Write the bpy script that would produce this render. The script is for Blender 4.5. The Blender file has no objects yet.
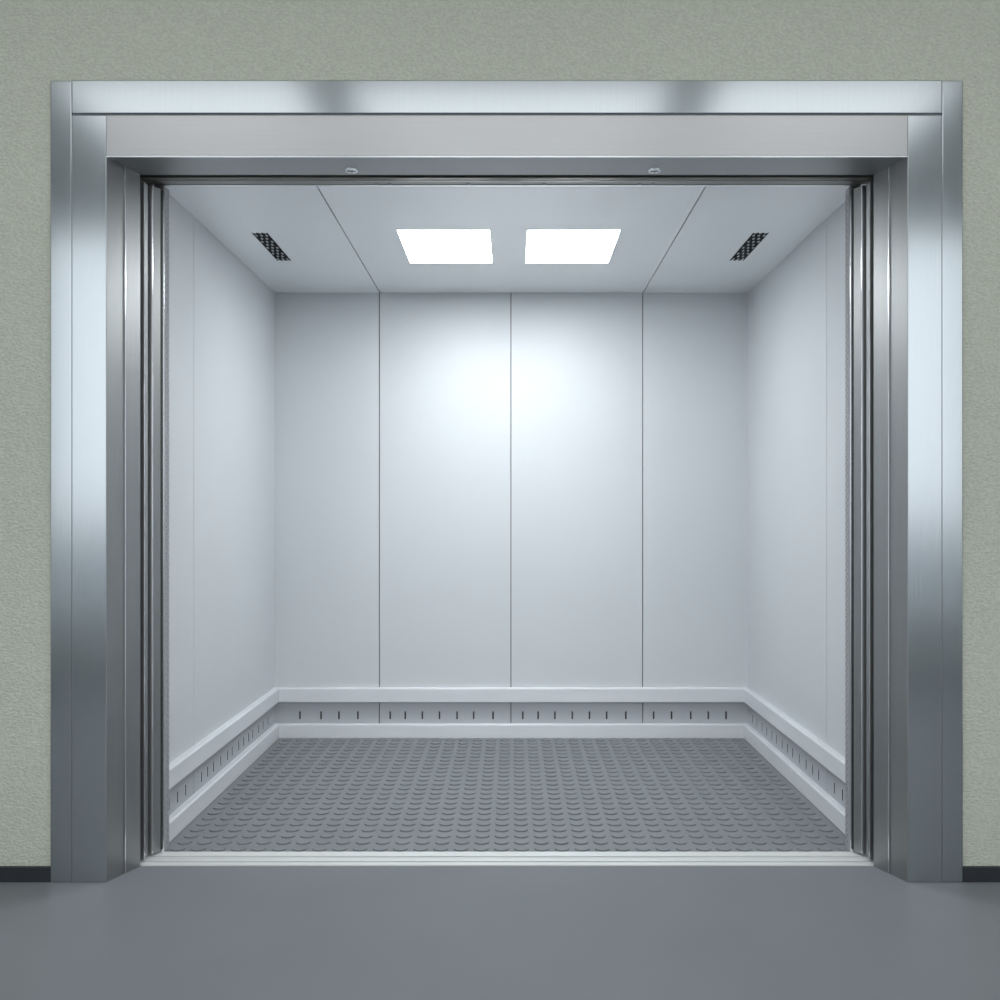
import bpy, bmesh, math
from mathutils import Vector

sc = bpy.context.scene
COL = sc.collection

# ------------------------------------------------------------------ materials
def mat(name, base, rough=0.5, metal=0.0, spec=0.5, coat=0.0, coat_rough=0.1):
    m = bpy.data.materials.new(name); m.use_nodes = True
    b = m.node_tree.nodes['Principled BSDF']
    b.inputs['Base Color'].default_value = (*base, 1)
    b.inputs['Roughness'].default_value = rough
    b.inputs['Metallic'].default_value = metal
    b.inputs['Specular IOR Level'].default_value = spec
    b.inputs['Coat Weight'].default_value = coat
    b.inputs['Coat Roughness'].default_value = coat_rough
    return m

def noise_vary(m, scale, lo, hi, vec_scale=(1, 1, 1), bump=0.0, bump_dist=0.002, rough=None, detail=3):
    """procedural colour variation and bump from object-space noise"""
    nt = m.node_tree; N = nt.nodes; L = nt.links
    b = N['Principled BSDF']
    tc = N.new('ShaderNodeTexCoord'); mp = N.new('ShaderNodeMapping')
    mp.inputs['Scale'].default_value = vec_scale
    L.new(tc.outputs['Object'], mp.inputs['Vector'])
    nz = N.new('ShaderNodeTexNoise'); nz.inputs['Scale'].default_value = scale; nz.inputs['Detail'].default_value = detail
    L.new(mp.outputs['Vector'], nz.inputs['Vector'])
    rp = N.new('ShaderNodeValToRGB')
    rp.color_ramp.elements[0].position = 0.3; rp.color_ramp.elements[0].color = (*lo, 1)
    rp.color_ramp.elements[1].position = 0.7; rp.color_ramp.elements[1].color = (*hi, 1)
    L.new(nz.outputs['Fac'], rp.inputs['Fac']); L.new(rp.outputs['Color'], b.inputs['Base Color'])
    if bump:
        bp = N.new('ShaderNodeBump'); bp.inputs['Strength'].default_value = bump; bp.inputs['Distance'].default_value = bump_dist
        L.new(nz.outputs['Fac'], bp.inputs['Height']); L.new(bp.outputs['Normal'], b.inputs['Normal'])
    if rough:
        mr = N.new('ShaderNodeMapRange'); mr.inputs['To Min'].default_value = rough[0]; mr.inputs['To Max'].default_value = rough[1]
        L.new(nz.outputs['Fac'], mr.inputs['Value']); L.new(mr.outputs['Result'], b.inputs['Roughness'])
    return m

def emit(name, color, strength):
    m = bpy.data.materials.new(name); m.use_nodes = True
    nt = m.node_tree; nt.nodes.clear()
    e = nt.nodes.new('ShaderNodeEmission'); o = nt.nodes.new('ShaderNodeOutputMaterial')
    e.inputs['Color'].default_value = (*color, 1); e.inputs['Strength'].default_value = strength
    nt.links.new(e.outputs[0], o.inputs[0])
    return m

PAINT = noise_vary(mat('green_grey_textured_paint', (.555, .575, .49), 0.75, spec=.3), 95, (.495, .515, .435), (.61, .63, .54), (1, 1, 1.7), bump=1.0, bump_dist=.006, detail=5)
LOBBY_WHITE = mat('lobby_white_paint', (.8, .82, .8), 0.8)
LOBBY_GREY = mat('lobby_grey_paint', (.72, .75, .76), 0.8)
STEEL = noise_vary(mat('brushed_stainless_steel', (.44, .47, .49), .16, 1.0), 6, (.43, .46, .48), (.455, .485, .505), (60, 60, .6), rough=(.13, .19))
STEEL_DULL = noise_vary(mat('satin_stainless_steel', (.36, .365, .365), .38, 1.0), 6, (.345, .35, .35), (.375, .38, .38), (60, 60, .5), rough=(.40, .48))
LINTEL = noise_vary(mat('satin_lintel_steel', (.44, .44, .45), .3, 1.0), 6, (.43, .43, .44), (.45, .45, .46), (1, 60, 60), rough=(.27, .33))
CHROME = mat('polished_edge_steel', (.86, .87, .9), .2, 1.0)
ALU = noise_vary(mat('sill_aluminium', (.8, .81, .8), .4, .35), 8, (.8, .81, .8), (.88, .89, .88), (.5, 40, 40), rough=(.36, .46))
TRACK = noise_vary(mat('brownish_track_steel', (.25, .235, .21), .35, .9), 5, (.2, .19, .17), (.32, .3, .27), (1, 30, 30))
DARK = mat('dark_shadow_gap', (.012, .013, .016), .8, spec=.2)
SENSOR = mat('dark_sensor_lens', (.22, .22, .235), .4)
STRIP = mat('light_curtain_grey', (.36, .365, .38), .3)
RUBBER = mat('black_rubber_seal', (.015, .015, .018), .6)
BASEB = mat('black_baseboard', (.018, .021, .027), .5)
CAR = noise_vary(mat('pale_grey_car_panel', (.65, .668, .69), .45, .03, .35), 1.6, (.645, .663, .685), (.66, .678, .70))
CARCEIL = mat('pale_grey_car_ceiling', (.93, .945, .96), .26, 0, .9, coat=.7, coat_rough=.25)
SEAM = mat('panel_joint_grey', (.12, .13, .14), .7)
RAIL = noise_vary(mat('satin_grey_rail', (.72, .735, .765), .4, 0), 3, (.71, .725, .755), (.74, .755, .785), (1, 1, 8))
BAND_SHADED = mat('rail_shaded_vent_strip', (.46, .475, .505), .5)  # strip grey darkened to carry the shade under the bumper rail
SLOTIN = mat('slot_interior', (.045, .048, .055), .7)
STUD = noise_vary(mat('grey_studded_rubber', (.21, .222, .236), .42, 0, .5), 9, (.2, .213, .226), (.23, .243, .256), rough=(.38, .48))
LOBBYFL = noise_vary(mat('grey_lobby_floor', (.205, .217, .236), .4, 0, .1), 2.2, (.198, .21, .228), (.212, .224, .244), rough=(.36, .44))
GRILLE = mat('vent_grille_metal', (.45, .47, .48), .4, .2)
LED = emit('lit_led_panel', (.93, .98, 1.0), 14)
TUBE = emit('lit_lobby_panel', (.95, .99, 1.0), 1.35)
WALL_FILL = emit('added_wall_fill_panel', (1.0, .99, .96), 2.6)  # for the extra lobby panels, added to lift the upper lobby wall

# ------------------------------------------------------------------ builders
def tag(o, label=None, cat=None, kind=None, group=None):
    if label: o['label'] = label
    if cat: o['category'] = cat
    if kind: o['kind'] = kind
    if group: o['group'] = group
    return o

def empty(name, loc, label, cat, kind=None, group=None):
    o = bpy.data.objects.new(name, None); COL.objects.link(o); o.location = loc
    o.empty_display_size = .05
    return tag(o, label, cat, kind, group)

class MB:
    """collects shapes in world space and links them as ONE mesh object"""
    def __init__(s): s.bm = bmesh.new()
    def box(s, x0, x1, y0, y1, z0, z1, bevel=0, seg=2, mi=0):
        g = bmesh.ops.create_cube(s.bm, size=1)
        for v in g['verts']:
            v.co = Vector(((x0+x1)/2 + v.co.x*(x1-x0), (y0+y1)/2 + v.co.y*(y1-y0), (z0+z1)/2 + v.co.z*(z1-z0)))
        faces = {f for v in g['verts'] for f in v.link_faces}
        for f in faces: f.material_index = mi
        if bevel:
            ed = list({e for v in g['verts'] for e in v.link_edges})
            bmesh.ops.bevel(s.bm, geom=ed, offset=bevel, segments=seg, affect='EDGES', profile=.5)
        return s
    def prism(s, pts, axis, a, b, mi=0):
        """pts: 2D polygon; axis 'z': (x,y) extruded a..b; 'x': (y,z) extruded along x; 'y': (x,z)"""
        def P(p, t):
            return {'z': (p[0], p[1], t), 'x': (t, p[0], p[1]), 'y': (p[0], t, p[1])}[axis]
        va = [s.bm.verts.new(P(p, a)) for p in pts]; vb = [s.bm.verts.new(P(p, b)) for p in pts]
        n = len(pts); fs = [s.bm.faces.new(va[::-1]), s.bm.faces.new(vb)]
        for i in range(n):
            j = (i+1) % n
            fs.append(s.bm.faces.new((va[i], va[j], vb[j], vb[i])))
        for f in fs: f.material_index = mi
        return s
    def mitre(s, prof, ends, fn, mi=0):
        """prof: list of (u,z); ends(u)->(a,b) run limits at that offset; fn(u,t,z)->xyz"""
        va = []; vb = []
        for u, z in prof:
            a, b = ends(u); a += .0008; b -= .0008; va.append(s.bm.verts.new(fn(u, a, z))); vb.append(s.bm.verts.new(fn(u, b, z)))
        n = len(prof); s.bm.faces.new(va); s.bm.faces.new(vb[::-1])
        for i in range(n):
            j = (i+1) % n; s.bm.faces.new((va[i], vb[i], vb[j], va[j]))
        return s
    def disc(s, cx, cy, z0, z1, r, n=20, bev=.001):
        rings = [(r, z0), (r, z1-bev), (r-bev, z1)]
        vs = [[s.bm.verts.new((cx+R*math.cos(2*math.pi*i/n), cy+R*math.sin(2*math.pi*i/n), z)) for i in range(n)] for R, z in rings]
        for k in range(2):
            for i in range(n):
                j = (i+1) % n; s.bm.faces.new((vs[k][i], vs[k][j], vs[k+1][j], vs[k+1][i]))
        s.bm.faces.new(vs[2]); return s
    def build(s, name, mats, parent=None):
        bmesh.ops.recalc_face_normals(s.bm, faces=s.bm.faces[:])
        me = bpy.data.meshes.new(name)
        if not isinstance(mats, (list, tuple)): mats = [mats]
        for m in mats: me.materials.append(m)
        o = bpy.data.objects.new(name, None if False else me); COL.objects.link(o)
        # origin: at the parent's location when it has one, so children stay near their thing
        if parent is not None:
            bpy.context.view_layer.update()
            pw = parent.matrix_world.translation
            for v in s.bm.verts: v.co -= pw
            o.parent = parent
        s.bm.to_mesh(me); s.bm.free()
        return o

def structure(o, label, cat): return tag(o, label, cat, 'structure')

# ------------------------------------------------------------------ key dimensions (metres; y runs away from the viewer)
WALL_Y = 3.425           # face of the lobby wall
FR_Y = 3.41              # face of the steel door surround
XC = -.018               # centre of the door opening
CLX, CRX, CBY = -1.337, 1.331, 5.64   # car side and rear wall faces
CEIL = 2.508
HOLE_L, HOLE_R, HOLE_T = -1.50, 1.464, 2.60

# ------------------------------------------------------------------ lobby
LX, LB, LH = 4.3, -1.22, 3.9
w = MB().box(-LX, HOLE_L, WALL_Y, WALL_Y+.13, 0, LH).box(HOLE_R, LX, WALL_Y, WALL_Y+.13, 0, LH).box(HOLE_L, HOLE_R, WALL_Y, WALL_Y+.13, HOLE_T, LH)
structure(w.build('wall_front', PAINT), 'sage grey textured lobby wall around the steel lift doorway', 'wall')
structure(MB().box(-LX, LX, LB-.2, 3.571, -.12, 0).build('floor', LOBBYFL), 'smooth dull grey lobby floor in front of the lift', 'floor')
structure(MB().box(-LX, LX, LB-.2, WALL_Y+.13, LH, LH+.1).build('ceiling_lobby', LOBBY_WHITE), 'white lobby ceiling above the viewer', 'ceiling')
structure(MB().box(-LX-.1, -LX, LB-.2, WALL_Y+.13, 0, LH).build('wall_west', LOBBY_WHITE), 'plain white lobby wall to the west of the lift', 'wall')
structure(MB().box(LX, LX+.1, LB-.2, WALL_Y+.13, 0, LH).build('wall_east', LOBBY_WHITE), 'plain white lobby wall to the east of the lift', 'wall')
WX, WZ0, WZ1 = 3.85, .45, 3.58
rw = MB().box(-LX, LX, LB-.2, LB, 0, WZ0).box(-LX, LX, LB-.2, LB, WZ1, LH).box(-LX, -WX, LB-.2, LB, WZ0, WZ1).box(WX, LX, LB-.2, LB, WZ0, WZ1)
structure(rw.build('wall_rear', LOBBY_GREY), 'plain grey lobby wall with the wide window, opposite the lift', 'wall')
wf = MB()
for x in (-WX, -WX/3, WX/3, WX):
    wf.box(x-.02 if abs(x) < WX else (x if x < 0 else x-.04), x+.02 if abs(x) < WX else (x+.04 if x < 0 else x), LB-.12, LB-.06, WZ0, WZ1)
wf.box(-WX, WX, LB-.12, LB-.06, WZ0, WZ0+.04).box(-WX, WX, LB-.12, LB-.06, WZ1-.04, WZ1)
win = structure(wf.build('window_1', LOBBY_WHITE), 'wide white-framed lobby window opposite the lift', 'window')
gl = bpy.data.materials.new('clear_window_glass'); gl.use_nodes = True
nt = gl.node_tree; nt.nodes.clear()
tr = nt.nodes.new('ShaderNodeBsdfTransparent'); gs = nt.nodes.new('ShaderNodeBsdfGlossy'); mx = nt.nodes.new('ShaderNodeMixShader'); ou = nt.nodes.new('ShaderNodeOutputMaterial')
gs.inputs['Roughness'].default_value = .02; mx.inputs[0].default_value = .06
nt.links.new(tr.outputs[0], mx.inputs[1]); nt.links.new(gs.outputs[0], mx.inputs[2]); nt.links.new(mx.outputs[0], ou.inputs[0])
for k in range(3):
    x0 = -WX + k*2*WX/3 + .03; x1 = x0 + 2*WX/3 - .06
    MB().box(x0, x1, LB-.095, LB-.089, WZ0+.035, WZ1-.035).build('window_pane', gl, win)
# ceiling luminaires of the lobby: one row, plus two added to brighten the upper wall
for x0, x1, LY0, LY1, which in ((-2.8, -1.27, -.35, .85, 'westmost'), (-1.02, .99, -.6, .76, 'middle one'), (1.24, 2.75, -.35, .85, 'eastmost'),
                                   (-3.1, -.1, 1.55, 2.15, 'western one added to light the wall'), (.1, 3.1, 1.55, 2.15, 'eastern one added to light the wall')):
    t = empty('lobby_ceiling_light', ((x0+x1)/2, (LY0+LY1)/2, LH), f'white lit lobby ceiling panel lamp, {which}', 'lamp', group='lobby ceiling lamps')
    e = .02
    MB().box(x0, x1, LY0, LY1, LH-.02, LH-.001).box(x0, x1, LY0, LY0+e, LH-.03, LH-.02).box(x0, x1, LY1-e, LY1, LH-.03, LH-.02).box(x0, x0+e, LY0+e, LY1-e, LH-.03, LH-.02).box(x1-e, x1, LY0+e, LY1-e, LH-.03, LH-.02).build('lamp_tray', LOBBY_WHITE, t)
    MB().box(x0+e, x1-e, LY0+e, LY1-e, LH-.026, LH-.0205).build('diffuser', TUBE if LY1 < 1 else WALL_FILL, t)

# baseboards beside the door surround
FX0, FX1 = -1.5745, 1.538        # outer edges of the surround
structure(MB().box(-LX, FX0-.001, FR_Y+.001, WALL_Y, 0, .052, .002).build('baseboard_left', BASEB), 'black baseboard strip to the left of the steel door surround', 'baseboard')
structure(MB().box(FX1+.001, LX, FR_Y+.001, WALL_Y, 0, .052, .002).build('baseboard_right', BASEB), 'black baseboard strip to the right of the steel door surround', 'baseboard')

# ------------------------------------------------------------------ steel door surround
ZT, ZH, ZC, ZL = 2.735, 2.6215, 2.6155, 2.4765    # top, header bottom, casing top, lintel bottom
SI0, SI1 = -1.501, 1.4665                      # strip / casing joint
OP0, OP1 = -1.384, 1.350                       # opening at the face
fr = empty('elevator_door_frame', (XC, FR_Y, 0), 'brushed stainless steel surround of the wide open lift doorway', 'door frame', 'thing')
g = .0007
MB().box(FX0, SI0-g, FR_Y, WALL_Y-.0005, 0, ZT, .003).build('edge_strip', STEEL, fr)
MB().box(SI1+g, FX1, FR_Y, WALL_Y-.0005, 0, ZT, .003).build('edge_strip', STEEL, fr)
MB().box(SI0+g, OP0-g, FR_Y, WALL_Y-.0005, 0, ZC, .0012).build('side_casing', STEEL, fr)
MB().box(OP1+g, SI1-g, FR_Y, WALL_Y-.0005, 0, ZC, .0012).build('side_casing', STEEL, fr)
MB().box(SI0+g, SI1-g, FR_Y-.004, WALL_Y-.0005, ZH, ZT, .003).build('header_casing', STEEL, fr)
MB().prism([(FR_Y+.001, ZC-.001), (FR_Y+.001, ZL+.003), (FR_Y+.003, ZL+.001), (WALL_Y+.02, ZL+.001), (WALL_Y+.02, ZC-.001)], 'x', OP0+g, OP1-g).build('lintel_panel', LINTEL, fr)
MB().box(OP0, OP1, FR_Y-.0015, FR_Y+.004, ZL-.0035, ZL+.002, .001).build('lintel_edge', CHROME, fr)
MB().box(SI0, SI1, FR_Y+.0045, WALL_Y-.0004, ZC+.0004, ZH-.0004).box(SI0-.0005, SI0+.0005, FR_Y+.002, WALL_Y-.0004, 0, ZC).box(SI1-.0005, SI1+.0005, FR_Y+.002, WALL_Y-.0004, 0, ZC).build('joint_backing', STEEL_DULL, fr)
# splayed reveals: two vertical panels each side
RI0, RI1, RY = -1.330, 1.294, 3.57
for s, xa, xb in ((1, OP0, RI0), (-1, OP1, RI1)):
    P = lambda t, o=0: (xa+(xb-xa)*t - s*o, FR_Y+.001+(RY-FR_Y-.001)*t + o*.34)
    a, b, c = P(0), P(.525), P(.55)
    pin = lambda p, o: (p[0]+s*o*.95, p[1]-o*.32)
    MB().prism([a, b, (b[0]-s*.03, b[1]+.01), (a[0]-s*.012, a[1]+.016)], 'z', 0, ZL+.0005).build('reveal_panel', STEEL_DULL, fr)
    e0, e1 = pin(b, .0035), pin(P(1), .0035)
    MB().prism([(b[0]-s*.004, b[1]+.0005), e0, e1, (e1[0]-s*.03, e1[1]), (b[0]-s*.03, b[1]+.012)], 'z', 0, ZL).build('reveal_panel', STEEL_DULL, fr)
    MB().prism([pin(b, -.001), pin(b, .0045), (pin(b, .0045)[0]+s*.0012, b[1]+.002), (b[0], b[1]+.003)], 'z', 0, ZL-.001).build('reveal_edge', CHROME, fr)
    MB().prism([(a[0]-s*.0006, FR_Y-.0003), (a[0]+s*.0012, FR_Y-.0003), (a[0]+s*.0012, FR_Y+.003), (a[0]-s*.0006, FR_Y+.003)], 'z', 0, ZL).build('casing_edge', STEEL_DULL, fr)
# soffit between the reveals
MB().prism([(FR_Y+.004, ZL), (RY, ZL-.009), (RY, ZL+.04), (FR_Y+.02, ZL+.04)], 'x', OP0, OP1).build('soffit_panel', STEEL_DULL, fr)

# small round fittings let into the soffit
for x, side in ((-.566, 'left'), (.5025, 'right')):
    t = empty('recessed_fitting', (x, 3.53, 2.464), f'tiny round recessed fitting in the door soffit, {side} one of the pair', 'spotlight', group='round fittings in the door soffit')
    m = MB(); n = 24; zz = ZL-.007
    prof = [(.024, zz+.002), (.022, zz-.004), (.017, zz-.005), (.015, zz+.0015)]
    rs = [[m.bm.verts.new((x+r*math.cos(2*math.pi*i/n), 3.528+r*math.sin(2*math.pi*i/n), z)) for i in range(n)] for r, z in prof]
    for k in range(3):
        for i in range(n):
            j = (i+1) % n; m.bm.faces.new((rs[k][i], rs[k][j], rs[k+1][j], rs[k+1][i]))
    m.build('trim_ring', CHROME, t)
    MB().disc(x, 3.528, zz-.0012, zz+.0018, .0152, 20, .0005).build('lens', DARK, t)

# ------------------------------------------------------------------ sliding doors, parked open
def mir(x, s): return x if s > 0 else 2*XC - x
for s, side in ((1, 'left'), (-1, 'right')):
    X = lambda x: mir(x, s)
    bx = lambda m, a, b, *r, **k: m.box(min(X(a), X(b)), max(X(a), X(b)), *r, **k)
    d = empty('landing_door_leaf', (X(-1.9), 3.625, .012), f'steel landing door leaf parked open behind the {side} door jamb, outer of two leaves', 'sliding door', 'thing')
    bx(MB(), -2.55, -1.3268, 3.605, 3.645, .012, 2.455, bevel=.0015).build('leaf_panel', STEEL_DULL, d)
    MB().prism([(X(-1.3275), 3.6035), (X(-1.3255), 3.6035), (X(-1.3255), 3.6085), (X(-1.3275), 3.6085)], 'z', .012, 2.455).build('leaf_edge', CHROME, d)
    d = empty('car_door_leaf', (X(-1.9), 3.68, .012), f'steel car door leaf parked open beside the {side} light curtain, inner of two leaves', 'sliding door', 'thing')
    MB().prism([(X(-2.55), 3.662), (X(-1.3175), 3.662), (X(-1.3005), 3.70), (X(-2.55), 3.70)], 'z', .012, 2.46).build('leaf_panel', STEEL_DULL, d)
    MB().prism([(X(-1.3195), 3.6605), (X(-1.3160), 3.6605), (X(-1.3155), 3.664), (X(-1.3195), 3.664)], 'z', .012, 2.46).build('leaf_edge', CHROME, d)
    bx(MB(), -1.312, -1.2992, 3.7005, 3.709, .012, 2.46).build('rubber_seal', RUBBER, d)
    # dark lining of the door pocket
    c = empty('car_door_post', (X(-1.31), 3.73, 0), f'slim polished steel car entrance post at the {side} edge of the cabin', 'post', 'thing')
    bx(MB(), -1.345, -1.2912, 3.712, 3.758, .004, 2.476, bevel=.001).build('post_body', CHROME, c)
    t = empty('light_curtain', (X(-1.289), 3.737, 0), f'narrow grey perforated light curtain strip on the {side} entrance post', 'door sensor')
    m = MB(); bx(m, -1.2910, -1.2880, 3.7165, 3.757, .006, 2.474); m.build('strip_housing', STRIP, t)
    m = MB(); z = .03; k = 0
    while z < 2.45:
        y0 = 3.727 + .012*(k % 2)
        bx(m, -1.2882, -1.2875, y0, y0+.009, z, z+.009); z += .0125; k += 1
    m.build('sensor_lens', SENSOR, t)
# dark shaft behind the lobby wall: pocket linings
structure(MB().box(-3.0, -2.62, 3.575, 3.75, 0, 2.6).box(-2.62, -1.36, 3.575, 3.58, 0, 2.45).build('wall_shaft_left', DARK), 'dark lift shaft lining behind the left door jamb', 'wall')
structure(MB().box(2.584, 2.95, 3.575, 3.75, 0, 2.6).box(1.324, 2.584, 3.575, 3.58, 0, 2.45).build('wall_shaft_right', DARK), 'dark lift shaft lining behind the right door jamb', 'wall')

# header track cover over the door leaves, lip of the car
t = empty('door_track_cover', (XC, 3.65, 2.47), 'dark brownish steel track cover above the parked door leaves', 'door track')
MB().prism([(3.600, 2.4690), (3.606, 2.4665), (3.640, 2.4745), (3.643, 2.4720), (3.708, 2.4800), (3.708, 2.56), (3.600, 2.56)], 'x', -2.5, 2.46).build('cover_plate', TRACK, t)
MB().box(-1.33, 1.294, 3.709, 3.722, 2.4765, 2.56, .001).build('lower_lip', CHROME, t)
for x in (-.5, -.45, -.16, .12, .47, .52):
    MB().disc(x, 3.69, 2.474, 2.4775, .006, 10).build('track_bolt', CHROME, t)
structure(MB().box(-3.0, 2.95, 3.555, 3.598, 2.50, 2.70).build('trim_1', DARK), 'black gap strip above the landing doors', 'trim')

# sills: grooved aluminium
def sill(name, y0, y1, grooves, label):
    t = empty(name, (XC, (y0+y1)/2, -.02), label, 'door sill', 'thing')
    pts = [(y0, -.03), (y0, .004)]
    for a, b in grooves: pts += [(a, .004), (a, -.012), (b, -.012), (b, .004)]
    pts += [(y1, .004), (y1, -.03)]
    MB().prism(pts, 'x', -2.55, 2.51).build('sill_plate', ALU, t)
    m = MB()
    for a, b in grooves: m.box(-2.55, 2.51, a+.0005, b-.0005, -.0118, -.008)
    m.build('sill_groove', SEAM, t)
sill('landing_sill', 3.572, 3.640, [(3.598, 3.613)], 'grooved aluminium landing sill along the edge of the lobby floor')
sill('car_sill', 3.643, 3.713, [(3.650, 3.666)], 'grooved aluminium car sill along the front of the studded floor')

# ------------------------------------------------------------------ lift car
FY = 3.716
# studded floor: base and every stud in one mesh (a surface pattern)
m = MB().box(CLX, CRX, FY, CBY, -.03, 0)
P, R = .0758, .0275
ny = int((CBY-.06-FY)/P)
y = 3.752
while y < CBY-.06:
    k = -17
    while k <= 17:
        x = .036 + k*P
        if CLX+.05 < x < CRX-.05: m.disc(x, y, -.001, .0055, R)
        k += 1
    y += P
structure(m.build('floor_car', STUD), 'dark grey round-studded rubber floor of the lift car', 'floor')

def wall_panel(parent, u0, u1, slots, fn, slot_w=.0088, sz0=.104, sz1=.148, th=.012):
    """upper wall panel, and below it a strip with real vertical slots cut into it; fn(u,d,z): d = depth behind the face"""
    ZS = .245
    m = MB()
    f4 = [m.bm.verts.new(fn(*v)) for v in ((u0, 0, ZS), (u1, 0, ZS), (u1, 0, CEIL), (u0, 0, CEIL))]
    b4 = [m.bm.verts.new(fn(*v)) for v in ((u0, th, ZS), (u1, th, ZS), (u1, th, CEIL), (u0, th, CEIL))]
    m.bm.faces.new(f4); m.bm.faces.new(b4[::-1])
    for i in range(4):
        j = (i+1) % 4; m.bm.faces.new((f4[j], f4[i], b4[i], b4[j]))
    m.build('wall_panel', CAR, parent)
    m = MB(); us = [u0]
    for c in slots: us += [c-slot_w/2, c+slot_w/2]
    us.append(u1)
    zs = [0.0005, sz0, sz1, ZS-.0005]
    grid = [[m.bm.verts.new(fn(u, 0, z)) for z in zs] for u in us]
    for i in range(len(us)-1):
        for j in range(3):
            if j == 1 and i % 2 == 1: continue
            m.bm.faces.new((grid[i][j], grid[i+1][j], grid[i+1][j+1], grid[i][j+1]))
    ids = [(i, 0) for i in range(len(us))] + [(len(us)-1, j) for j in (1, 2, 3)] + [(i, 3) for i in range(len(us)-2, -1, -1)] + [(0, 2), (0, 1)]
    back = [m.bm.verts.new(fn(us[i], th, zs[j])) for i, j in ids]
    n = len(ids)
    for q in range(n):
        w = (q+1) % n; A = grid[ids[q][0]][ids[q][1]]; B = grid[ids[w][0]][ids[w][1]]
        m.bm.faces.new((B, A, back[q], back[w]))
    p = m.build('vent_strip', BAND_SHADED, parent)
    for c in slots:
        q = MB(); a, b = c-slot_w/2, c+slot_w/2; d = .011
        f4 = [q.bm.verts.new(fn(*v)) for v in ((a, 0, sz0), (b, 0, sz0), (b, 0, sz1), (a, 0, sz1))]
        b4 = [q.bm.verts.new(fn(*v)) for v in ((a, d, sz0), (b, d, sz0), (b, d, sz1), (a, d, sz1))]
        q.bm.faces.new(b4)
        for i in range(4):
            j = (i+1) % 4; q.bm.faces.new((f4[i], f4[j], b4[j], b4[i]))
        q.build('vent_slot', SLOTIN, p)
    return p

J = .0026
wb = structure(MB().box(CLX-.05, CRX+.05, CBY+.013, CBY+.06, 0, CEIL+.05).build('wall_back', SEAM), 'pale grey panelled rear wall of the lift car', 'wall')
fb = lambda u, d, z: (u, CBY+d, z)
bs = [[-1.196, -1.077, -0.976, -0.869], [-0.687, -0.602, -0.506, -0.409, -0.31, -0.216, -0.107], [0.061, 0.147, 0.242, 0.34, 0.437, 0.534, 0.642], [0.799, 0.9, 1.008, 1.107, 1.207]]      # slot centres across the rear wall
edges = [CLX, -.748, -.006, .737, CRX]
for i in range(4):
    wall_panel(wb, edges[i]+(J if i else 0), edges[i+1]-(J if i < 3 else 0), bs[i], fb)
wl = structure(MB().box(CLX-.06, CLX-.013, 3.762, CBY+.012, 0, CEIL+.05).build('wall_left', SEAM), 'pale grey panelled left side wall of the lift car', 'wall')
fl = lambda u, d, z: (CLX-d, u, z)
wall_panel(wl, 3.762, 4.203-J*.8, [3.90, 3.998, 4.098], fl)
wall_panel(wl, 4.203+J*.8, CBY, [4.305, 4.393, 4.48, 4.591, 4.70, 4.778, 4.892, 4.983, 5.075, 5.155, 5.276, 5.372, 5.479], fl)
wr = structure(MB().box(CRX+.013, CRX+.06, 3.762, CBY+.012, 0, CEIL+.05).build('wall_right', SEAM), 'pale grey panelled right side wall of the lift car', 'wall')
frr = lambda u, d, z: (CRX+d, u, z)
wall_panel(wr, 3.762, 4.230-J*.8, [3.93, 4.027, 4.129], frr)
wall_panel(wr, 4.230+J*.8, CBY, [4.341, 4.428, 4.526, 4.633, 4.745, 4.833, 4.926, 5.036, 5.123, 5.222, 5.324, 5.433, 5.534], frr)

# ceiling in three panels
ce = structure(MB().box(CLX-.06, CRX+.06, 3.722, CBY+.06, CEIL+.018, CEIL+.05).build('ceiling', SEAM), 'pale grey three-panel ceiling of the lift car', 'ceiling')
CY0 = 3.724
for a, b in ((CLX, -.744-J), (-.744+J, .739-J), (.739+J, CRX)):
    MB().box(a, b, CY0, CBY, CEIL, CEIL+.0178).build('ceiling_panel', CARCEIL, ce)

# square LED panels
for x0, x1, side in ((-.5045, -.098, 'left'), (.0675, .4765, 'right')):
    t = empty('ceiling_light', ((x0+x1)/2, 4.676, CEIL), f'lit white rectangular ceiling light, {side} one of the pair in the lift car', 'ceiling light', group='lift car ceiling lights')
    m = MB(); y0, y1, e = 4.392, 4.96, .005
    m.box(x0-e, x1+e, y0-e, y0, CEIL-.003, CEIL-.0003).box(x0-e, x1+e, y1, y1+e, CEIL-.003, CEIL-.0003).box(x0-e, x0, y0, y1, CEIL-.003, CEIL-.0003).box(x1, x1+e, y0, y1, CEIL-.003, CEIL-.0003)
    m.build('trim_ring', CARCEIL, t)
    MB().box(x0, x1, y0, y1, CEIL-.002, CEIL-.0004).build('diffuser', LED, t)
    # added spot, separate from the panel, making the rear wall's bright patch
    sl = bpy.data.lights.new('added_wall_spot', 'SPOT'); sl.energy = 6; sl.spot_size = math.radians(78); sl.spot_blend = 1; sl.shadow_soft_size = .08; sl.color = (.95, .98, 1)
    so = bpy.data.objects.new('added_wall_spot', sl); COL.objects.link(so); so.parent = t
    so.location = (0, .1, -.02)
    aim = Vector((-.03 + ((x0+x1)/2 + .01)*.4, CBY, 1.62)) - Vector(((x0+x1)/2, 4.776, CEIL-.02))
    so.rotation_euler = aim.to_track_quat('-Z', 'Y').to_euler()

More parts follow.
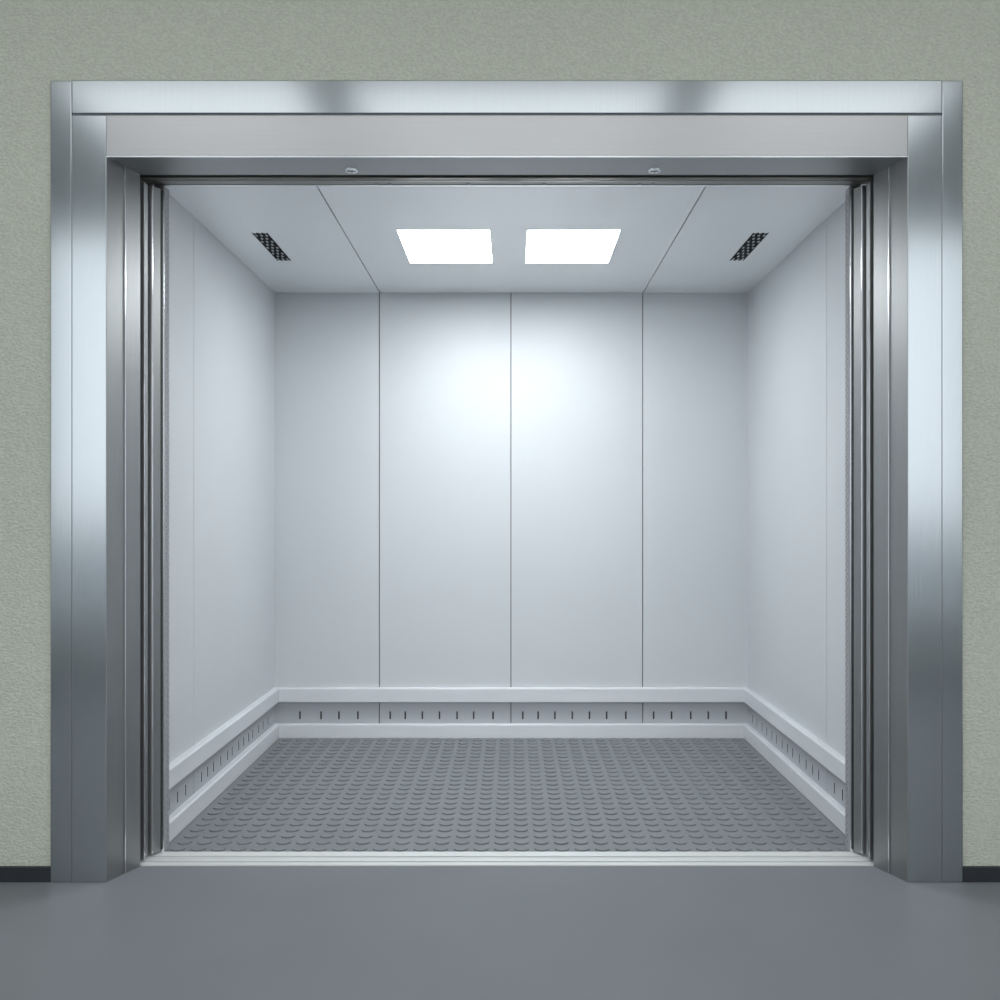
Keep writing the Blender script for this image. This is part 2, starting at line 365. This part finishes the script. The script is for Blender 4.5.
# perforated ceiling vents
for x0, x1, side in ((-1.155, -1.087, 'left'), (1.071, 1.140, 'right')):
    y0, y1 = 4.437, 4.926
    t = empty('ceiling_vent', ((x0+x1)/2, (y0+y1)/2, CEIL), f'narrow black perforated ceiling vent near the {side} wall of the lift car', 'vent', group='lift car ceiling vents')
    # black backing with saw-toothed short ends
    m = MB(); n = 3; pw = (x1-x0)/n; tl = .022
    pts = [(x0, y0)]
    for i in range(n): pts += [(x0+(i+.5)*pw, y0+tl), (x0+(i+1)*pw, y0)]
    pts.append((x1, y1))
    for i in range(n-1, -1, -1): pts += [(x0+(i+.5)*pw, y1-tl), (x0+i*pw, y1)]
    m.prism(pts, 'z', CEIL-.0015, CEIL-.0003); m.build('vent_opening', DARK, t)
    m = MB(); rows = 9; py = (y1-y0-.03)/rows
    for r in range(rows):
        for i in range(n+1):
            cx = x0+(i+(0 if r % 2 else .5))*pw
            if cx < x0+pw*.4 or cx > x1-pw*.4: continue
            cy = y0+.015+(r+.5)*py; a, b = pw*.27, py*.33
            m.prism([(cx-a, cy), (cx, cy-b), (cx+a, cy), (cx, cy+b)], 'z', CEIL-.0035, CEIL-.0012)
    m.build('grille', GRILLE, t)

# protective rails: upper bumper and lower kick rail on each wall, mitred in the corners
D = .030
def rails(name, z0, z1, what, cat):
    for side in ('left', 'back', 'right'):
        b = .004
        prof = [(0, z0), (D-b, z0), (D, z0+b), (D, z1-b-.002), (D-b-.002, z1), (0, z1)]
        m = MB()
        if side == 'left': m.mitre(prof, lambda u: (3.79, CBY-u), lambda u, t, z: (CLX+u, t, z)); loc = (CLX, 4.7, z0)
        elif side == 'right': m.mitre(prof, lambda u: (3.79, CBY-u), lambda u, t, z: (CRX-u, t, z)); loc = (CRX, 4.7, z0)
        else: m.mitre(prof, lambda u: (CLX+u, CRX-u), lambda u, t, z: (t, CBY-u, z)); loc = (0, CBY, z0)
        o = m.build(name, RAIL)
        tag(o, f'{what} along the {"rear" if side == "back" else side} wall of the lift car', cat, 'thing')
rails('bumper_rail', .2035, .284, 'satin grey bumper rail above the slotted band', 'rail')
rails('kick_rail', .0005, .081, 'satin grey lower kick rail at floor level', 'rail')

# ------------------------------------------------------------------ daylight
wd = bpy.data.worlds.new('daylight'); sc.world = wd; wd.use_nodes = True
bg = wd.node_tree.nodes['Background']; bg.inputs[1].default_value = 1.5
# overcast sky above the horizon, paved ground below it
wn = wd.node_tree.nodes; wl_ = wd.node_tree.links
tcw = wn.new('ShaderNodeTexCoord'); sx = wn.new('ShaderNodeSeparateXYZ'); rw_ = wn.new('ShaderNodeValToRGB')
mr_ = wn.new('ShaderNodeMapRange'); mr_.inputs['From Min'].default_value = -1; mr_.inputs['From Max'].default_value = 1
wl_.new(tcw.outputs['Generated'], sx.inputs[0]); wl_.new(sx.outputs['Z'], mr_.inputs['Value']); wl_.new(mr_.outputs['Result'], rw_.inputs['Fac'])
rw_.color_ramp.elements[0].position = .49; rw_.color_ramp.elements[0].color = (.2, .225, .25, 1)
rw_.color_ramp.elements[1].position = .5; rw_.color_ramp.elements[1].color = (.91, .96, 1.0, 1)
wl_.new(rw_.outputs['Color'], bg.inputs['Color'])
pl = bpy.data.lights.new('window_portal', 'AREA'); pl.shape = 'RECTANGLE'; pl.size = 2*WX; pl.size_y = WZ1-WZ0
pl.cycles.is_portal = True
po = bpy.data.objects.new('window_portal', pl); COL.objects.link(po)
po.location = (0, LB-.2, (WZ0+WZ1)/2); po.rotation_euler = (math.radians(90), 0, 0)

# ------------------------------------------------------------------ camera
cam = bpy.data.cameras.new('camera'); co = bpy.data.objects.new('camera', cam); COL.objects.link(co)
cam.sensor_width = 36; cam.lens = 36; cam.shift_x = -.012; cam.shift_y = .016; cam.clip_start = .05
co.location = (0, 0, 1.25); co.rotation_euler = (math.radians(90), 0, 0)
sc.camera = co
sc.view_settings.view_transform = 'Standard'; sc.view_settings.look = 'None'; sc.view_settings.gamma = 1; sc.view_settings.exposure = .54
sc.view_settings.use_curve_mapping = False
sc.cycles.use_denoising = True
